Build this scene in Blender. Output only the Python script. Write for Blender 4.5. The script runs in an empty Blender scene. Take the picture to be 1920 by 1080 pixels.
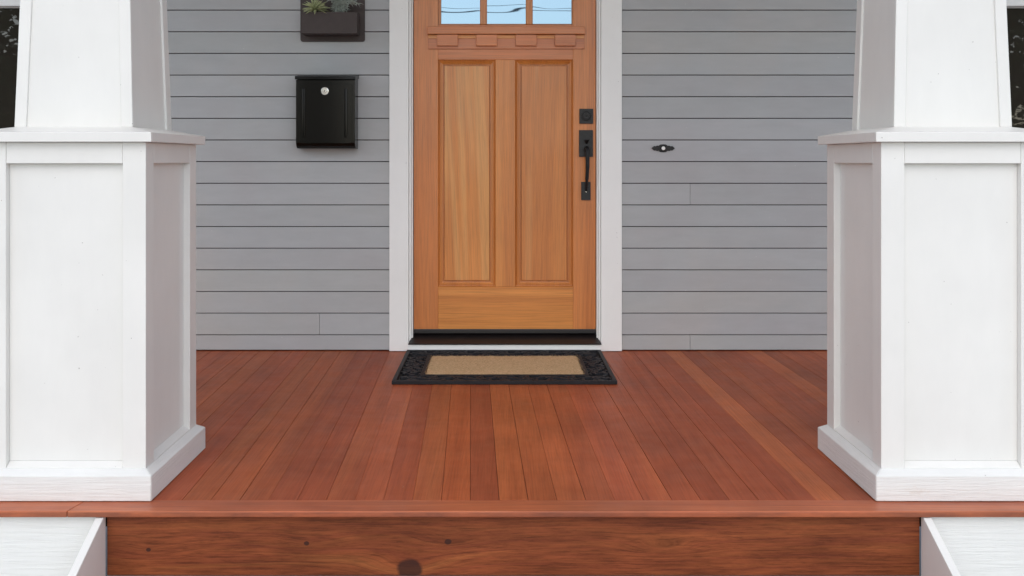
import bpy, bmesh, math, random
from mathutils import Vector, Matrix, Euler
R = math.radians
rnd = random.Random(7)
S = bpy.context.scene
C = S.collection

# ------------------------------------------------------------------ camera
EYE = 0.96           # eye height above the porch floor
F = 1846.0           # focal length in units of the 1920 px wide picture
VX, VY = 938.0, 300.0
DW = 4.95            # camera to siding face
cam = bpy.data.cameras.new('camera')
cam.sensor_width = 36.0
cam.lens = F / 1920 * 36
cam.shift_x = (960 - VX) / 1920
cam.shift_y = -(540 - VY) / 1920
cam.clip_start = 0.05
cam.clip_end = 2000
co = bpy.data.objects.new('camera', cam)
C.objects.link(co)
co.location = (0, -DW, EYE)
co.rotation_euler = (R(90), 0, 0)
S.camera = co

# ------------------------------------------------------------------ sky and sun (bright overcast)
SUN_EL, SUN_AZ = R(44), R(185)      # azimuth clockwise from +Y
w = bpy.data.worlds.new('World')
S.world = w
w.use_nodes = True
nt = w.node_tree
nt.nodes.clear()
sky = nt.nodes.new('ShaderNodeTexSky')
sky.sky_type = 'NISHITA'
sky.sun_disc = False
sky.sun_elevation = SUN_EL
sky.sun_rotation = SUN_AZ
sky.air_density = 1.0
sky.dust_density = 1.5
sky.ozone_density = 1.0
bg = nt.nodes.new('ShaderNodeBackground')
bg.inputs['Strength'].default_value = 0.13
wo = nt.nodes.new('ShaderNodeOutputWorld')
nt.links.new(sky.outputs[0], bg.inputs[0])
nt.links.new(bg.outputs[0], wo.inputs[0])
sun = bpy.data.lights.new('sun', 'SUN')
sun.energy = 1.5
sun.angle = R(170)
sun.color = (1.0, 0.975, 0.925)
so = bpy.data.objects.new('sun', sun)
C.objects.link(so)
sd = Vector((math.sin(SUN_AZ) * math.cos(SUN_EL), math.cos(SUN_AZ) * math.cos(SUN_EL), math.sin(SUN_EL)))
so.rotation_euler = sd.to_track_quat('Z', 'Y').to_euler()
so.location = (0, 0, 10)

S.view_settings.view_transform = 'Standard'
S.view_settings.look = 'None'
S.view_settings.gamma = 1
S.view_settings.use_curve_mapping = False
S.view_settings.exposure = 0.6
S.render.engine = 'CYCLES'
S.cycles.max_bounces = 8
S.cycles.diffuse_bounces = 5

# ------------------------------------------------------------------ measuring helpers: a point at depth d in front of the eye
def X(px, d): return (px - VX) / F * d
def Z(py, d): return EYE - (py - VY) / F * d
def Y(d): return d - DW

# ------------------------------------------------------------------ materials
class N:
    def __init__(self, name):
        self.m = bpy.data.materials.new(name)
        self.m.use_nodes = True
        self.t = self.m.node_tree
        self.b = self.t.nodes['Principled BSDF']
    def n(self, typ, **kw):
        o = self.t.nodes.new('ShaderNode' + typ)
        for k, v in kw.items():
            setattr(o, k, v)
        return o
    def l(self, a, b): self.t.links.new(a, b)
    def val(self, sock, v):
        if hasattr(v, 'is_output'): self.l(v, sock)
        else: sock.default_value = v
    def math(self, op, a, b=0.0, c=None, clamp=False):
        o = self.n('Math', operation=op, use_clamp=clamp)
        self.val(o.inputs[0], a); self.val(o.inputs[1], b)
        if c is not None: self.val(o.inputs[2], c)
        return o.outputs[0]
    def vmath(self, op, a, b):
        o = self.n('VectorMath', operation=op)
        self.val(o.inputs[0], a); self.val(o.inputs[1], b)
        return o.outputs[0]
    def coords(self, rand=True, kind='Object'):
        tc = self.n('TexCoord').outputs[kind]
        if not rand: return tc
        oi = self.n('ObjectInfo').outputs['Random']
        k = self.math('MULTIPLY', oi, 53.0)
        cx = self.n('CombineXYZ'); self.l(k, cx.inputs[0]); self.l(k, cx.inputs[1]); self.l(k, cx.inputs[2])
        return self.vmath('ADD', tc, cx.outputs[0])
    def noise(self, vec, scale, detail=4.0, rough=0.55, stretch=(1, 1, 1), dist=0.0):
        v = self.vmath('MULTIPLY', vec, Vector(stretch)) if tuple(stretch) != (1, 1, 1) else vec
        o = self.n('TexNoise')
        self.l(v, o.inputs['Vector'])
        o.inputs['Scale'].default_value = scale
        o.inputs['Detail'].default_value = detail
        o.inputs['Roughness'].default_value = rough
        o.inputs['Distortion'].default_value = dist
        return o.outputs[0]
    def ramp(self, fac, stops):
        o = self.n('ValToRGB')
        e = o.color_ramp.elements
        while len(e) < len(stops): e.new(0.5)
        for i, (p, c) in enumerate(stops):
            e[i].position = p
            e[i].color = (*c, 1) if not isinstance(c, (int, float)) else (c, c, c, 1)
        self.l(fac, o.inputs[0])
        return o.outputs[0]
    def mix(self, fac, a, b, mode='MIX'):
        o = self.n('Mix', data_type='RGBA', blend_type=mode)
        self.val(o.inputs[0], fac)
        for s, v in ((o.inputs[6], a), (o.inputs[7], b)):
            if hasattr(v, 'is_output'): self.l(v, s)
            elif isinstance(v, (int, float)): s.default_value = (v, v, v, 1)
            else: s.default_value = (*v, 1)
        return o.outputs[2]
    def bump(self, h, strength, dist=0.002, prev=None):
        o = self.n('Bump')
        o.inputs['Strength'].default_value = strength
        o.inputs['Distance'].default_value = dist
        self.l(h, o.inputs['Height'])
        if prev is not None: self.l(prev, o.inputs['Normal'])
        return o.outputs[0]
    def out(self, color=None, rough=None, normal=None, **kw):
        if color is not None:
            if hasattr(color, 'is_output'): self.l(color, self.b.inputs['Base Color'])
            else: self.b.inputs['Base Color'].default_value = (*color, 1)
        if rough is not None: self.val(self.b.inputs['Roughness'], rough)
        if normal is not None: self.l(normal, self.b.inputs['Normal'])
        for k, v in kw.items():
            self.val(self.b.inputs[k], v)
        return self.m

AX = {'x': 0, 'y': 1, 'z': 2}
def along(axis, a, c=1.0):
    s = [c, c, c]; s[AX[axis]] = a
    return tuple(s)

def paint(name, col, grain=None, gs=0.5, rough=0.45, specks=True, dirt=0.06, spec=0.4, stain=None):
    k = N(name)
    v = k.coords()
    big = k.noise(v, 3.5, 3)
    c = k.ramp(big, [(0.3, tuple(x * (1 - dirt) for x in col)), (0.7, col)])
    if specks:
        sp = k.noise(v, 90, 1, 0.4)
        sm = k.ramp(sp, [(0.815, 0.0), (0.83, 0.5)])
        c = k.mix(sm, c, (0.16, 0.14, 0.12))
    fine = k.noise(v, 260, 3)
    nrm = k.bump(fine, 0.10, 0.0006)
    if grain:
        g = k.noise(v, 120, 5, 0.66, along(grain, 0.05), 0.5)
        g2 = k.ramp(g, [(0.42, 0.0), (0.56, 1.0)])
        nrm = k.bump(g2, gs, 0.0016, nrm)
        c = k.mix(k.math('MULTIPLY', k.math('SUBTRACT', 1.0, g2), 0.06 * gs), c, (0.45, 0.43, 0.40))
    if stain:
        pos = k.n('NewGeometry').outputs['Position']
        d = k.vmath('MULTIPLY', k.vmath('SUBTRACT', pos, Vector(stain)), Vector((11.0, 11.0, 26.0)))
        ln = k.n('VectorMath', operation='LENGTH'); k.l(d, ln.inputs[0])
        nz = k.math('MULTIPLY_ADD', k.noise(pos, 38, 4, 0.7), 1.3, ln.outputs['Value'])
        f = k.ramp(nz, [(0.45, 0.38), (1.0, 0.0)])
        c = k.mix(f, c, (0.50, 0.36, 0.22))
    # thin brushed-on unevenness and settled dust
    br = k.noise(v, 30, 5, 0.7, (1, 1, 0.25))
    c = k.mix(1.0, c, k.ramp(br, [(0.25, 0.98), (0.6, 1.0)]), 'MULTIPLY')
    oi = k.n('ObjectInfo').outputs['Color']
    c = k.mix(1.0, c, oi, 'MULTIPLY')
    return k.out(c, rough, nrm, **{'Specular IOR Level': spec})

WHITE = paint('white_paint', (0.775, 0.77, 0.735), rough=0.42)
WHITE_GRAIN = paint('white_paint_cedar_grain', (0.775, 0.78, 0.755), 'x', 0.42, 0.5, stain=(1.165, -2.19, 0.03))
WHITE_GRAIN_Y = paint('white_paint_cedar_grain_deep', (0.775, 0.78, 0.755), 'y', 0.45, 0.5)
TRIM = paint('trim_paint', (0.88, 0.885, 0.865), rough=0.4, dirt=0.04)
def siding_paint():
    k = N('grey_siding_paint')
    v = k.coords()
    pos = k.n('NewGeometry').outputs['Position']
    c = k.ramp(k.noise(pos, 1.7, 3, 0.55), [(0.32, (0.418, 0.420, 0.425)), (0.5, (0.428, 0.444, 0.448)), (0.68, (0.447, 0.448, 0.440))])
    c = k.mix(1.0, c, k.ramp(k.noise(v, 14, 4, 0.65, (0.4, 1, 1.6)), [(0.3, 0.955), (0.7, 1.03)]), 'MULTIPLY')
    chip = k.ramp(k.noise(v, 70, 1, 0.4, (0.7, 1, 1.3)), [(0.815, 0.0), (0.83, 0.7)])
    c = k.mix(chip, c, (0.62, 0.62, 0.60))
    fine = k.noise(v, 200, 4, 0.6, (0.12, 1, 1))
    n = k.bump(fine, 0.12, 0.0008)
    n = k.bump(k.noise(v, 5, 2, 0.5, (0.4, 1, 1)), 0.25, 0.003, n)
    c = k.mix(1.0, c, k.n('ObjectInfo').outputs['Color'], 'MULTIPLY')
    return k.out(c, 0.48, n, **{'Specular IOR Level': 0.4})
SIDING = siding_paint()

def wood(name, stops, axis='y', scale=22, fibre=150, stretch=0.05, rough=0.4, coat=0.0, mott=0.25, bumps=0.12,
         scuff=0.0, band=None, tilt=0.0, coat_rough=0.15, spec=0.5, edge=None):
    k = N(name)
    v = k.coords()
    if tilt:
        mp = k.n('Mapping'); k.l(v, mp.inputs[0]); mp.inputs['Rotation'].default_value = (0, R(tilt), 0)
        v = mp.outputs[0]
    st = along(axis, stretch)
    a = k.noise(v, scale, 5, 0.6, st, 0.8)
    c = k.ramp(a, stops)
    if band:
        bn = k.noise(v, band[0], 1, 0.4, along(axis, 0.035), 0.1)
        bm = k.ramp(bn, [(band[2], 0.0), (band[2] + 0.09, band[3])])
        c = k.mix(bm, c, band[1])
    fb = k.noise(v, fibre, 4, 0.65, along(axis, 0.02))
    c = k.mix(1.0, c, k.ramp(fb, [(0.3, 0.74), (0.55, 1.0), (0.8, 1.10)]), 'MULTIPLY')
    pos = k.n('NewGeometry').outputs['Position']
    mo = k.noise(pos, 2.3, 4, 0.6)
    c = k.mix(1.0, c, k.ramp(mo, [(0.3, 1.0 - mott), (0.7, 1.0 + mott * 0.35)]), 'MULTIPLY')
    if edge is not None:   # front edge: shade of that face put into the colour, with patchy weathering
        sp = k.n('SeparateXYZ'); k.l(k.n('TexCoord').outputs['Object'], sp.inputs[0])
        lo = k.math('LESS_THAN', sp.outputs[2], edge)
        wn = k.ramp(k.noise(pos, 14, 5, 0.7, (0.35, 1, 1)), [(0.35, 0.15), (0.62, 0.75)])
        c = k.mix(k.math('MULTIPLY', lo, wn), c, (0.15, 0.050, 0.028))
    oi = k.n('ObjectInfo').outputs['Color']
    c = k.mix(1.0, c, oi, 'MULTIPLY')
    r = k.math('MULTIPLY_ADD', k.noise(pos, 9, 4, 0.65), 0.28, rough - 0.14)
    if scuff:
        s1 = k.noise(pos, 46, 3, 0.7, (1, 1, 1), 1.4)
        sm = k.ramp(s1, [(0.70, 0.0), (0.76, scuff)])
        c = k.mix(sm, c, (0.42, 0.25, 0.17))
    nrm = k.bump(fb, bumps, 0.0012)
    return k.out(c, r, nrm, **{'Coat Weight': coat, 'Coat Roughness': coat_rough, 'Specular IOR Level': spec})

DK = [(0.25, (0.340, 0.078, 0.030)), (0.5, (0.430, 0.106, 0.040)), (0.75, (0.51, 0.140, 0.052))]
DECK = wood('red_stained_fir_boards', DK, 'y', 13, 230, 0.03, 0.46, 0.0, 0.24, 0.16, 0.55, spec=0.18)
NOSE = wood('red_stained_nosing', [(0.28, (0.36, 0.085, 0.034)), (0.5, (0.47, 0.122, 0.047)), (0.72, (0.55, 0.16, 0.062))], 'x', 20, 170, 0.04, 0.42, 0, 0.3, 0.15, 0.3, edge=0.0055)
TREAD = wood('red_stained_treads', DK, 'x', 20, 170, 0.04, 0.42, 0, 0.25, 0.15, 0.2)
FIR = [(0.25, (0.53, 0.172, 0.032)), (0.5, (0.655, 0.235, 0.047)), (0.75, (0.73, 0.288, 0.066))]
DOOR_V = wood('varnished_fir_upright', FIR, 'z', 13, 260, 0.035, 0.42, 0.28, 0.10, 0.05, coat_rough=0.22)
DOOR_H = wood('varnished_fir_level', FIR, 'x', 13, 260, 0.035, 0.42, 0.28, 0.10, 0.05, coat_rough=0.22)
DOOR_P = wood('varnished_fir_panel_streaked', FIR, 'z', 11, 260, 0.02, 0.42, 0.28, 0.06, 0.05,
              band=(15, (0.72, 0.35, 0.105), 0.47, 0.65), tilt=2.5)
DOOR_Q = wood('varnished_fir_panel', FIR, 'z', 11, 260, 0.02, 0.42, 0.28, 0.10, 0.05,
              band=(20, (0.70, 0.34, 0.115), 0.55, 0.40), tilt=-1.0)
CEIL = paint('cream_ceiling_paint', (0.80, 0.77, 0.72), rough=0.5)
TRUNK = wood('tree_bark', [(0.3, (0.035, 0.028, 0.022)), (0.7, (0.11, 0.09, 0.07))], 'z', 12, 60, 0.25, 0.9, 0, 0.2, 0.6)

def riser_wood():
    k = N('red_stained_knotty_plank')
    p = k.n('TexCoord').outputs['Object']
    sx = k.n('SeparateXYZ'); k.l(p, sx.inputs[0])
    x, z = sx.outputs[0], sx.outputs[2]
    wob = k.noise(p, 2.6, 3, 0.5, (1, 1, 3))
    q = k.math('MULTIPLY_ADD', wob, 0.022, z)
    dark = 0.0
    # knots: x, z, reach x, reach z, lift, radius
    for (kx, kz, ax, az, lift, rad) in ((-0.286, -0.066, 0.13, 0.045, 0.045, 0.030), (-0.18, 0.009, 0.10, 0.03, 0.024, 0.0085),
                                        (-0.57, 0.0045, 0.10, 0.03, 0.02, 0.0065), (-1.006, -0.013, 0.09, 0.03, 0.02, 0.006),
                                        (0.42, -0.01, 0.11, 0.024, 0.032, 0.0)):
        dx = k.math('SUBTRACT', x, kx); dz = k.math('SUBTRACT', z, kz)
        ex = k.math('POWER', k.math('DIVIDE', dx, ax), 2.0)
        ez = k.math('POWER', k.math('DIVIDE', dz, az), 2.0)
        g = k.math('EXPONENT', k.math('MULTIPLY', k.math('ADD', ex, ez), -1.0))
        q = k.math('MULTIPLY_ADD', g, lift, q)
        if rad:
            dd = k.math('SQRT', k.math('ADD', k.math('POWER', k.math('MULTIPLY', dx, 0.8), 2.0), k.math('POWER', dz, 2.0)))
            wn = k.math('MULTIPLY_ADD', k.noise(p, 40, 2), rad * 0.35, dd)
            s = k.math('SUBTRACT', 1.0, k.math('DIVIDE', k.math('SUBTRACT', wn, rad * 0.95), rad * 0.25), None, True)
            dark = k.math('MAXIMUM', dark, s, None, True)
    cv = k.n('CombineXYZ'); k.l(q, cv.inputs[2]); k.l(k.math('MULTIPLY', x, 0.025), cv.inputs[0])
    rings = k.noise(cv.outputs[0], 210, 4, 0.7)
    broad = k.noise(cv.outputs[0], 62, 4, 0.65)
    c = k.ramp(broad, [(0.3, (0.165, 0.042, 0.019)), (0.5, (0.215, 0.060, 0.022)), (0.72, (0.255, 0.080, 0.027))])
    st_ = k.noise(p, 5.5, 3, 0.6, (0.5, 1, 2.2))
    c = k.mix(1.0, c, k.ramp(st_, [(0.34, 0.66), (0.55, 1.0), (0.75, 1.12)]), 'MULTIPLY')
    c = k.mix(1.0, c, k.ramp(rings, [(0.36, 0.70), (0.5, 1.0), (0.66, 1.16)]), 'MULTIPLY')
    fb = k.noise(p, 170, 5, 0.75, (0.10, 1, 1))
    c = k.mix(1.0, c, k.ramp(fb, [(0.35, 0.70), (0.5, 1.0), (0.68, 1.16)]), 'MULTIPLY')
    gold = k.ramp(k.noise(cv.outputs[0], 34, 2, 0.5), [(0.62, 0.0), (0.72, 0.22)])
    c = k.mix(gold, c, (0.42, 0.175, 0.055))
    c = k.mix(k.math('MULTIPLY', dark, 0.85), c, (0.030, 0.014, 0.012))
    n1 = k.bump(rings, 0.35, 0.0015)
    n2 = k.bump(fb, 0.2, 0.001, n1)
    return k.out(c, 0.5, n2, **{'Specular IOR Level': 0.22})
RISER = riser_wood()

def simple(name, col, rough=0.5, metallic=0.0, noise=0.0, nscale=60, bump=0.0, bscale=200, **kw):
    k = N(name)
    v = k.coords()
    c = col
    if noise:
        a = k.noise(v, nscale, 4, 0.6)
        c = k.ramp(a, [(0.3, tuple(x * (1 - noise) for x in col)), (0.7, tuple(min(1, x * (1 + noise)) for x in col))])
    nr = None
    if bump:
        nr = k.bump(k.noise(v, bscale, 3), bump, 0.001)
    kw2 = {'Metallic': metallic}; kw2.update(kw)
    return k.out(c, rough, nr, **kw2)

BLACK_METAL = simple('black_enamel', (0.005, 0.005, 0.004), 0.2, 0, 0.0, 20, 0.0, 90, **{'Specular IOR Level': 0.2})
IRON = simple('oil_rubbed_black_iron', (0.016, 0.016, 0.017), 0.42, 0.0, 0.25, 50, 0.15, 240, **{'Specular IOR Level': 0.22})
IRON_SOFT = simple('worn_black_iron', (0.024, 0.024, 0.025), 0.40, 0.0, 0.25, 50, 0.12, 240, **{'Specular IOR Level': 0.28})
CHROME = simple('chrome_lock', (0.75, 0.74, 0.70), 0.2, 1.0)
PLANTER = simple('brown_powder_coat', (0.050, 0.036, 0.033), 0.6, 0, 0.1, 30, 0.1, 400)
RUBBER = simple('black_rubber', (0.011, 0.011, 0.014), 0.6, 0, 0.25, 40, 0.3, 300, **{'Specular IOR Level': 0.3})
RUBBER_DEEP = simple('black_rubber_backing', (0.006, 0.006, 0.007), 0.85)
BRONZE = simple('dark_bronze_threshold', (0.013, 0.010, 0.010), 0.34, 0.1, 0.2, 25, 0.1, 120)
SWEEP = simple('black_vinyl_sweep', (0.012, 0.012, 0.014), 0.35)
SOIL = simple('dark_soil', (0.012, 0.010, 0.008), 0.95, 0, 0.4, 80, 0.8, 120)
PEARL = simple('white_bell_button', (0.85, 0.85, 0.82), 0.3)
DARK_GAP = simple('dark_sheathing', (0.02, 0.018, 0.016), 0.9)
AGAVE = simple('pale_green_succulent', (0.46, 0.50, 0.27), 0.5, 0, 0.25, 50)
SEDUM = simple('grey_green_succulent', (0.42, 0.47, 0.42), 0.55, 0, 0.3, 60)
LEAF = simple('tree_leaves', (0.075, 0.12, 0.035), 0.6, 0, 0.5, 1.2)
GRASS = simple('lawn_grass', (0.06, 0.10, 0.03), 0.9, 0, 0.35, 3, 0.6, 60)
CONCRETE = simple('concrete', (0.52, 0.52, 0.50), 0.85, 0, 0.12, 6, 0.3, 80)
ASPHALT = simple('asphalt', (0.05, 0.05, 0.052), 0.9, 0, 0.2, 8, 0.3, 90)
CABLE = simple('weathered_grey_cable', (0.12, 0.14, 0.17), 0.6)

def coir():
    k = N('tan_coir_fibre')
    v = k.coords(False)
    a = k.noise(v, 130, 4, 0.7)
    b = k.noise(v, 420, 3, 0.7)
    c = k.ramp(a, [(0.3, (0.44, 0.285, 0.150)), (0.5, (0.66, 0.45, 0.25)), (0.72, (0.78, 0.58, 0.36))])
    c = k.mix(1.0, c, k.ramp(b, [(0.3, 0.72), (0.6, 1.08)]), 'MULTIPLY')
    n = k.bump(b, 0.8, 0.004)
    return k.out(c, 0.95, n, **{'Specular IOR Level': 0.1})
COIR = coir()

def glass(name, refl, tint, base, wav, wscale):
    # coated pane: a mirror layer over a dark room
    k = N(name)
    v = k.coords()
    h = k.noise(v, wscale, 1, 0.4, (0.5, 1, 1.6))
    n = k.bump(h, 1.0, wav)
    gl = k.n('BsdfGlossy'); gl.inputs['Roughness'].default_value = 0.01
    gl.inputs['Color'].default_value = (*tint, 1); k.l(n, gl.inputs['Normal'])
    df = k.n('BsdfDiffuse'); df.inputs['Color'].default_value = (*base, 1)
    mx = k.n('MixShader'); mx.inputs[0].default_value = refl
    k.l(df.outputs[0], mx.inputs[1]); k.l(gl.outputs[0], mx.inputs[2])
    k.l(mx.outputs[0], k.t.nodes['Material Output'].inputs[0])
    return k.m
DOOR_GLASS = glass('coated_door_glass', 0.34, (0.55, 0.80, 1.0), (0.02, 0.02, 0.022), 0.00022, 7)
WIN_GLASS = glass('dark_window_glass', 0.06, (1, 1, 1), (0.030, 0.026, 0.021), 0.0006, 3)

# ------------------------------------------------------------------ object helpers
WL = {}     # world location of each object's origin
def link(o, loc, parent=None):
    C.objects.link(o)
    WL[o.name] = Vector(loc)
    if parent is not None:
        o.parent = parent
        o.location = Vector(loc) - WL[parent.name]
    else:
        o.location = loc
    return o
def root(name, loc, label=None, cat=None, group=None, kind=None, parent=None):
    o = bpy.data.objects.new(name, None)
    o.empty_display_size = 0.1
    link(o, loc, parent)
    tag(o, label, cat, group, kind)
    return o
def tag(o, label=None, cat=None, group=None, kind=None):
    if label: o['label'] = label
    if cat: o['category'] = cat
    if group: o['group'] = group
    if kind: o['kind'] = kind
    return o
def emit(name, verts, faces, mat, parent=None, bevel=0.0, smooth=False, seg=1, loc=None):
    vs = [Vector(v) for v in verts]
    if loc is None:
        lo = Vector((min(v[i] for v in vs) for i in range(3)))
        hi = Vector((max(v[i] for v in vs) for i in range(3)))
        loc = (lo + hi) / 2
    me = bpy.data.meshes.new(name)
    bm = bmesh.new()
    bv = [bm.verts.new(v - loc) for v in vs]
    for f in faces:
        try: bm.faces.new([bv[i] for i in f])
        except ValueError: pass
    bmesh.ops.recalc_face_normals(bm, faces=bm.faces)
    if bevel:
        es = [e for e in bm.edges if len(e.link_faces) == 2 and e.calc_face_angle(0) > 0.35]
        bmesh.ops.bevel(bm, geom=es, offset=bevel, segments=seg, affect='EDGES', profile=0.6, clamp_overlap=True)
    for f in bm.faces: f.smooth = smooth
    bm.to_mesh(me); bm.free()
    me.materials.append(mat)
    return link(bpy.data.objects.new(name, me), loc, parent)
HEX = [(0, 1, 2, 3), (4, 7, 6, 5), (0, 4, 5, 1), (1, 5, 6, 2), (2, 6, 7, 3), (3, 7, 4, 0)]
def hexa(name, b4, t4, mat, parent=None, bevel=0.0015, seg=1):
    return emit(name, list(b4) + list(t4), HEX, mat, parent, bevel, False, seg)
def box(name, x0, x1, y0, y1, z0, z1, mat, parent=None, bevel=0.0015, seg=1):
    return hexa(name, [(x0, y0, z0), (x1, y0, z0), (x1, y1, z0), (x0, y1, z0)],
                [(x0, y0, z1), (x1, y0, z1), (x1, y1, z1), (x0, y1, z1)], mat, parent, bevel, seg)
def prism_xz(name, pts, y0, y1, mat, parent=None, bevel=0.0, seg=1, smooth=False):
    n = len(pts)
    vs = [(x, y0, z) for x, z in pts] + [(x, y1, z) for x, z in pts]
    fs = [tuple(range(n)), tuple(range(2 * n - 1, n - 1, -1))] + [(i, (i + 1) % n, n + (i + 1) % n, n + i) for i in range(n)]
    return emit(name, vs, fs, mat, parent, bevel, smooth, seg)
def prism_yz(name, pts, x0, x1, mat, parent=None, bevel=0.0, seg=1):
    n = len(pts)
    vs = [(x0, y, z) for y, z in pts] + [(x1, y, z) for y, z in pts]
    fs = [tuple(range(n)), tuple(range(2 * n - 1, n - 1, -1))] + [(i, (i + 1) % n, n + (i + 1) % n, n + i) for i in range(n)]
    return emit(name, vs, fs, mat, parent, bevel, False, seg)
def rrect(x0, x1, z0, z1, r, k=5):
    p = []
    for cx, cz, a0 in ((x1 - r, z1 - r, 0), (x0 + r, z1 - r, 90), (x0 + r, z0 + r, 180), (x1 - r, z0 + r, 270)):
        for i in range(k + 1):
            a = R(a0 + 90 * i / k)
            p.append((cx + r * math.cos(a), cz + r * math.sin(a)))
    return p
def disc_xz(cx, cz, r, k=20):
    return [(cx + r * math.cos(2 * math.pi * i / k), cz + r * math.sin(2 * math.pi * i / k)) for i in range(k)]
def tube(name, pts, rad, mat, parent=None, k=10, flat=1.0):
    pts = [Vector(p) for p in pts]
    vs, fs = [], []
    for i, p in enumerate(pts):
        t = (pts[min(i + 1, len(pts) - 1)] - pts[max(i - 1, 0)]).normalized()
        a = t.cross(Vector((1, 0, 0)))
        if a.length < 0.1: a = t.cross(Vector((0, 0, 1)))
        a.normalize(); b = t.cross(a)
        r = rad[i] if isinstance(rad, (list, tuple)) else rad
        for j in range(k):
            q = 2 * math.pi * j / k
            vs.append(p + a * (r * flat * math.cos(q)) + b * (r * math.sin(q)))
    for i in range(len(pts) - 1):
        for j in range(k):
            fs.append((i * k + j, i * k + (j + 1) % k, (i + 1) * k + (j + 1) % k, (i + 1) * k + j))
    fs.append(tuple(range(k))); fs.append(tuple((len(pts) - 1) * k + j for j in range(k)))
    return emit(name, vs, fs, mat, parent, 0, True)
def spline(ctrl, n=8):
    c = [Vector(p) for p in ctrl]
    c = [c[0] * 2 - c[1]] + c + [c[-1] * 2 - c[-2]]
    out = []
    for i in range(1, len(c) - 2):
        for s in range(n):
            t = s / n
            out.append(0.5 * (2 * c[i] + (c[i + 1] - c[i - 1]) * t + (2 * c[i - 1] - 5 * c[i] + 4 * c[i + 1] - c[i + 2]) * t * t
                              + (3 * c[i] - c[i - 1] - 3 * c[i + 1] + c[i + 2]) * t ** 3))
    out.append(c[-2])
    return out

GROUND = -0.74
# ------------------------------------------------------------------ ground
tag(emit('ground', [(-600, -600, GROUND), (600, -600, GROUND), (600, 600, GROUND), (-600, 600, GROUND)], [(0, 1, 2, 3)], GRASS),
    'flat lawn in front of the porch', 'ground', kind='structure')
tag(box('bounce_paving', -16, 16, -14, 3.0, GROUND - 0.1, GROUND + 0.004, CONCRETE), 'unseen pale concrete paving widened to bounce light into the porch', 'bounce_paving', kind='structure')  # out of view; slab widened and paled to bounce fill light onto the columns
tag(box('road', -300, 300, -24, -15, GROUND - 0.1, GROUND + 0.008, ASPHALT, None, 0), 'asphalt street beyond the front lawn', 'road', kind='structure')

# ------------------------------------------------------------------ porch floor
D_BOARD = 2.779; D_NOSE = 2.689; D_FASCIA = 2.715
floor = root('porch_floor', (0, -1.1, 0), 'red stained wooden porch floor of narrow boards', 'floor', kind='structure')
yb0, yb1 = Y(D_BOARD), 0.05
SH = -0.030
W = 0.0814
def board_mesh(wd):
    L = yb1 - yb0
    hw = wd / 2
    b = [(-hw, 0, -0.02), (hw, 0, -0.02), (hw + SH * L, L, -0.02), (-hw + SH * L, L, -0.02)]
    t = [(v[0], v[1], 0.0) for v in b]
    me = bpy.data.meshes.new('floor_board')
    bm = bmesh.new()
    vv = [bm.verts.new(v) for v in b + t]
    for f in HEX: bm.faces.new([vv[i] for i in f])
    bmesh.ops.recalc_face_normals(bm, faces=bm.faces)
    es = [e for e in bm.edges if min(v.co.z for v in e.verts) > -0.01]
    bmesh.ops.bevel(bm, geom=es, offset=0.0007, segments=1, affect='EDGES')
    bm.to_mesh(me); bm.free(); me.materials.append(DECK)
    return me
bms = [board_mesh(W - g) for g in (0.0005, 0.0008, 0.0013)]
tone = {11: (1.30, 1.50, 1.40), -1: (0.84, 0.80, 0.88), -2: (1.08, 1.05, 0.95), 12: (0.86, 0.84, 0.9), 2: (1.07, 1.10, 1.06), 0: (1.05, 1.1, 1.0), 7: (0.88, 0.84, 0.88),
        8: (0.9, 0.86, 0.9), -8: (0.84, 0.82, 0.9), 16: (1.12, 1.18, 1.1), 5: (1.05, 1.0, 1.0)}
for k in range(-30, 32):
    o = bpy.data.objects.new('floor_board', rnd.choice(bms))
    link(o, (-0.003 + (k + 0.5) * W + rnd.uniform(-0.0003, 0.0003), yb0, rnd.uniform(-0.0005, 0.0003)), floor)
    q = rnd.uniform(0.90, 1.07)
    t = tone.get(k, (q * rnd.uniform(0.97, 1.03), q * rnd.uniform(0.94, 1.06), q))
    o.color = (*t, 1)
box('subfloor', -2.5, 2.55, Y(2.74), 0.04, -0.06, -0.0225, DARK_GAP, floor, 0)
yn0, yn1 = Y(D_NOSE), Y(D_BOARD) - 0.0006
xj = X(140, 2.72)
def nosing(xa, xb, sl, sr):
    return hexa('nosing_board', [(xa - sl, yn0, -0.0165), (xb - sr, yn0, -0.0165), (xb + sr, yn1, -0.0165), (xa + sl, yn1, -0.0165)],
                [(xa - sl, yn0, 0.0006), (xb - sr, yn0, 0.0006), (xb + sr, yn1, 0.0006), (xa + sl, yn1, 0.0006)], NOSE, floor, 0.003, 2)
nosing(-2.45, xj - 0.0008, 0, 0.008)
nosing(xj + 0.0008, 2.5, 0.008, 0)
# white skirting under the deck, either side of the steps
xl, xr = X(200, D_FASCIA), X(1725, D_FASCIA)
yf = Y(D_FASCIA)
for (xa, xb, lab) in ((-2.42, xl - 0.024, 'white painted wood grain skirting below the deck, left of the steps'),
                      (xr + 0.024, 2.47, 'white painted wood grain skirting below the deck, right of the steps')):
    sk = root('porch_skirting', ((xa + xb) / 2, yf, GROUND), lab, 'skirting', 'skirting under the porch floor')
    z = -0.0180
    for hgt in (0.235, 0.235, 0.243):
        box('skirting_board', xa, xb, yf - 0.004, yf + 0.016, z - hgt + 0.003, z, WHITE_GRAIN, sk, 0.002)
        z -= hgt
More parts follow.
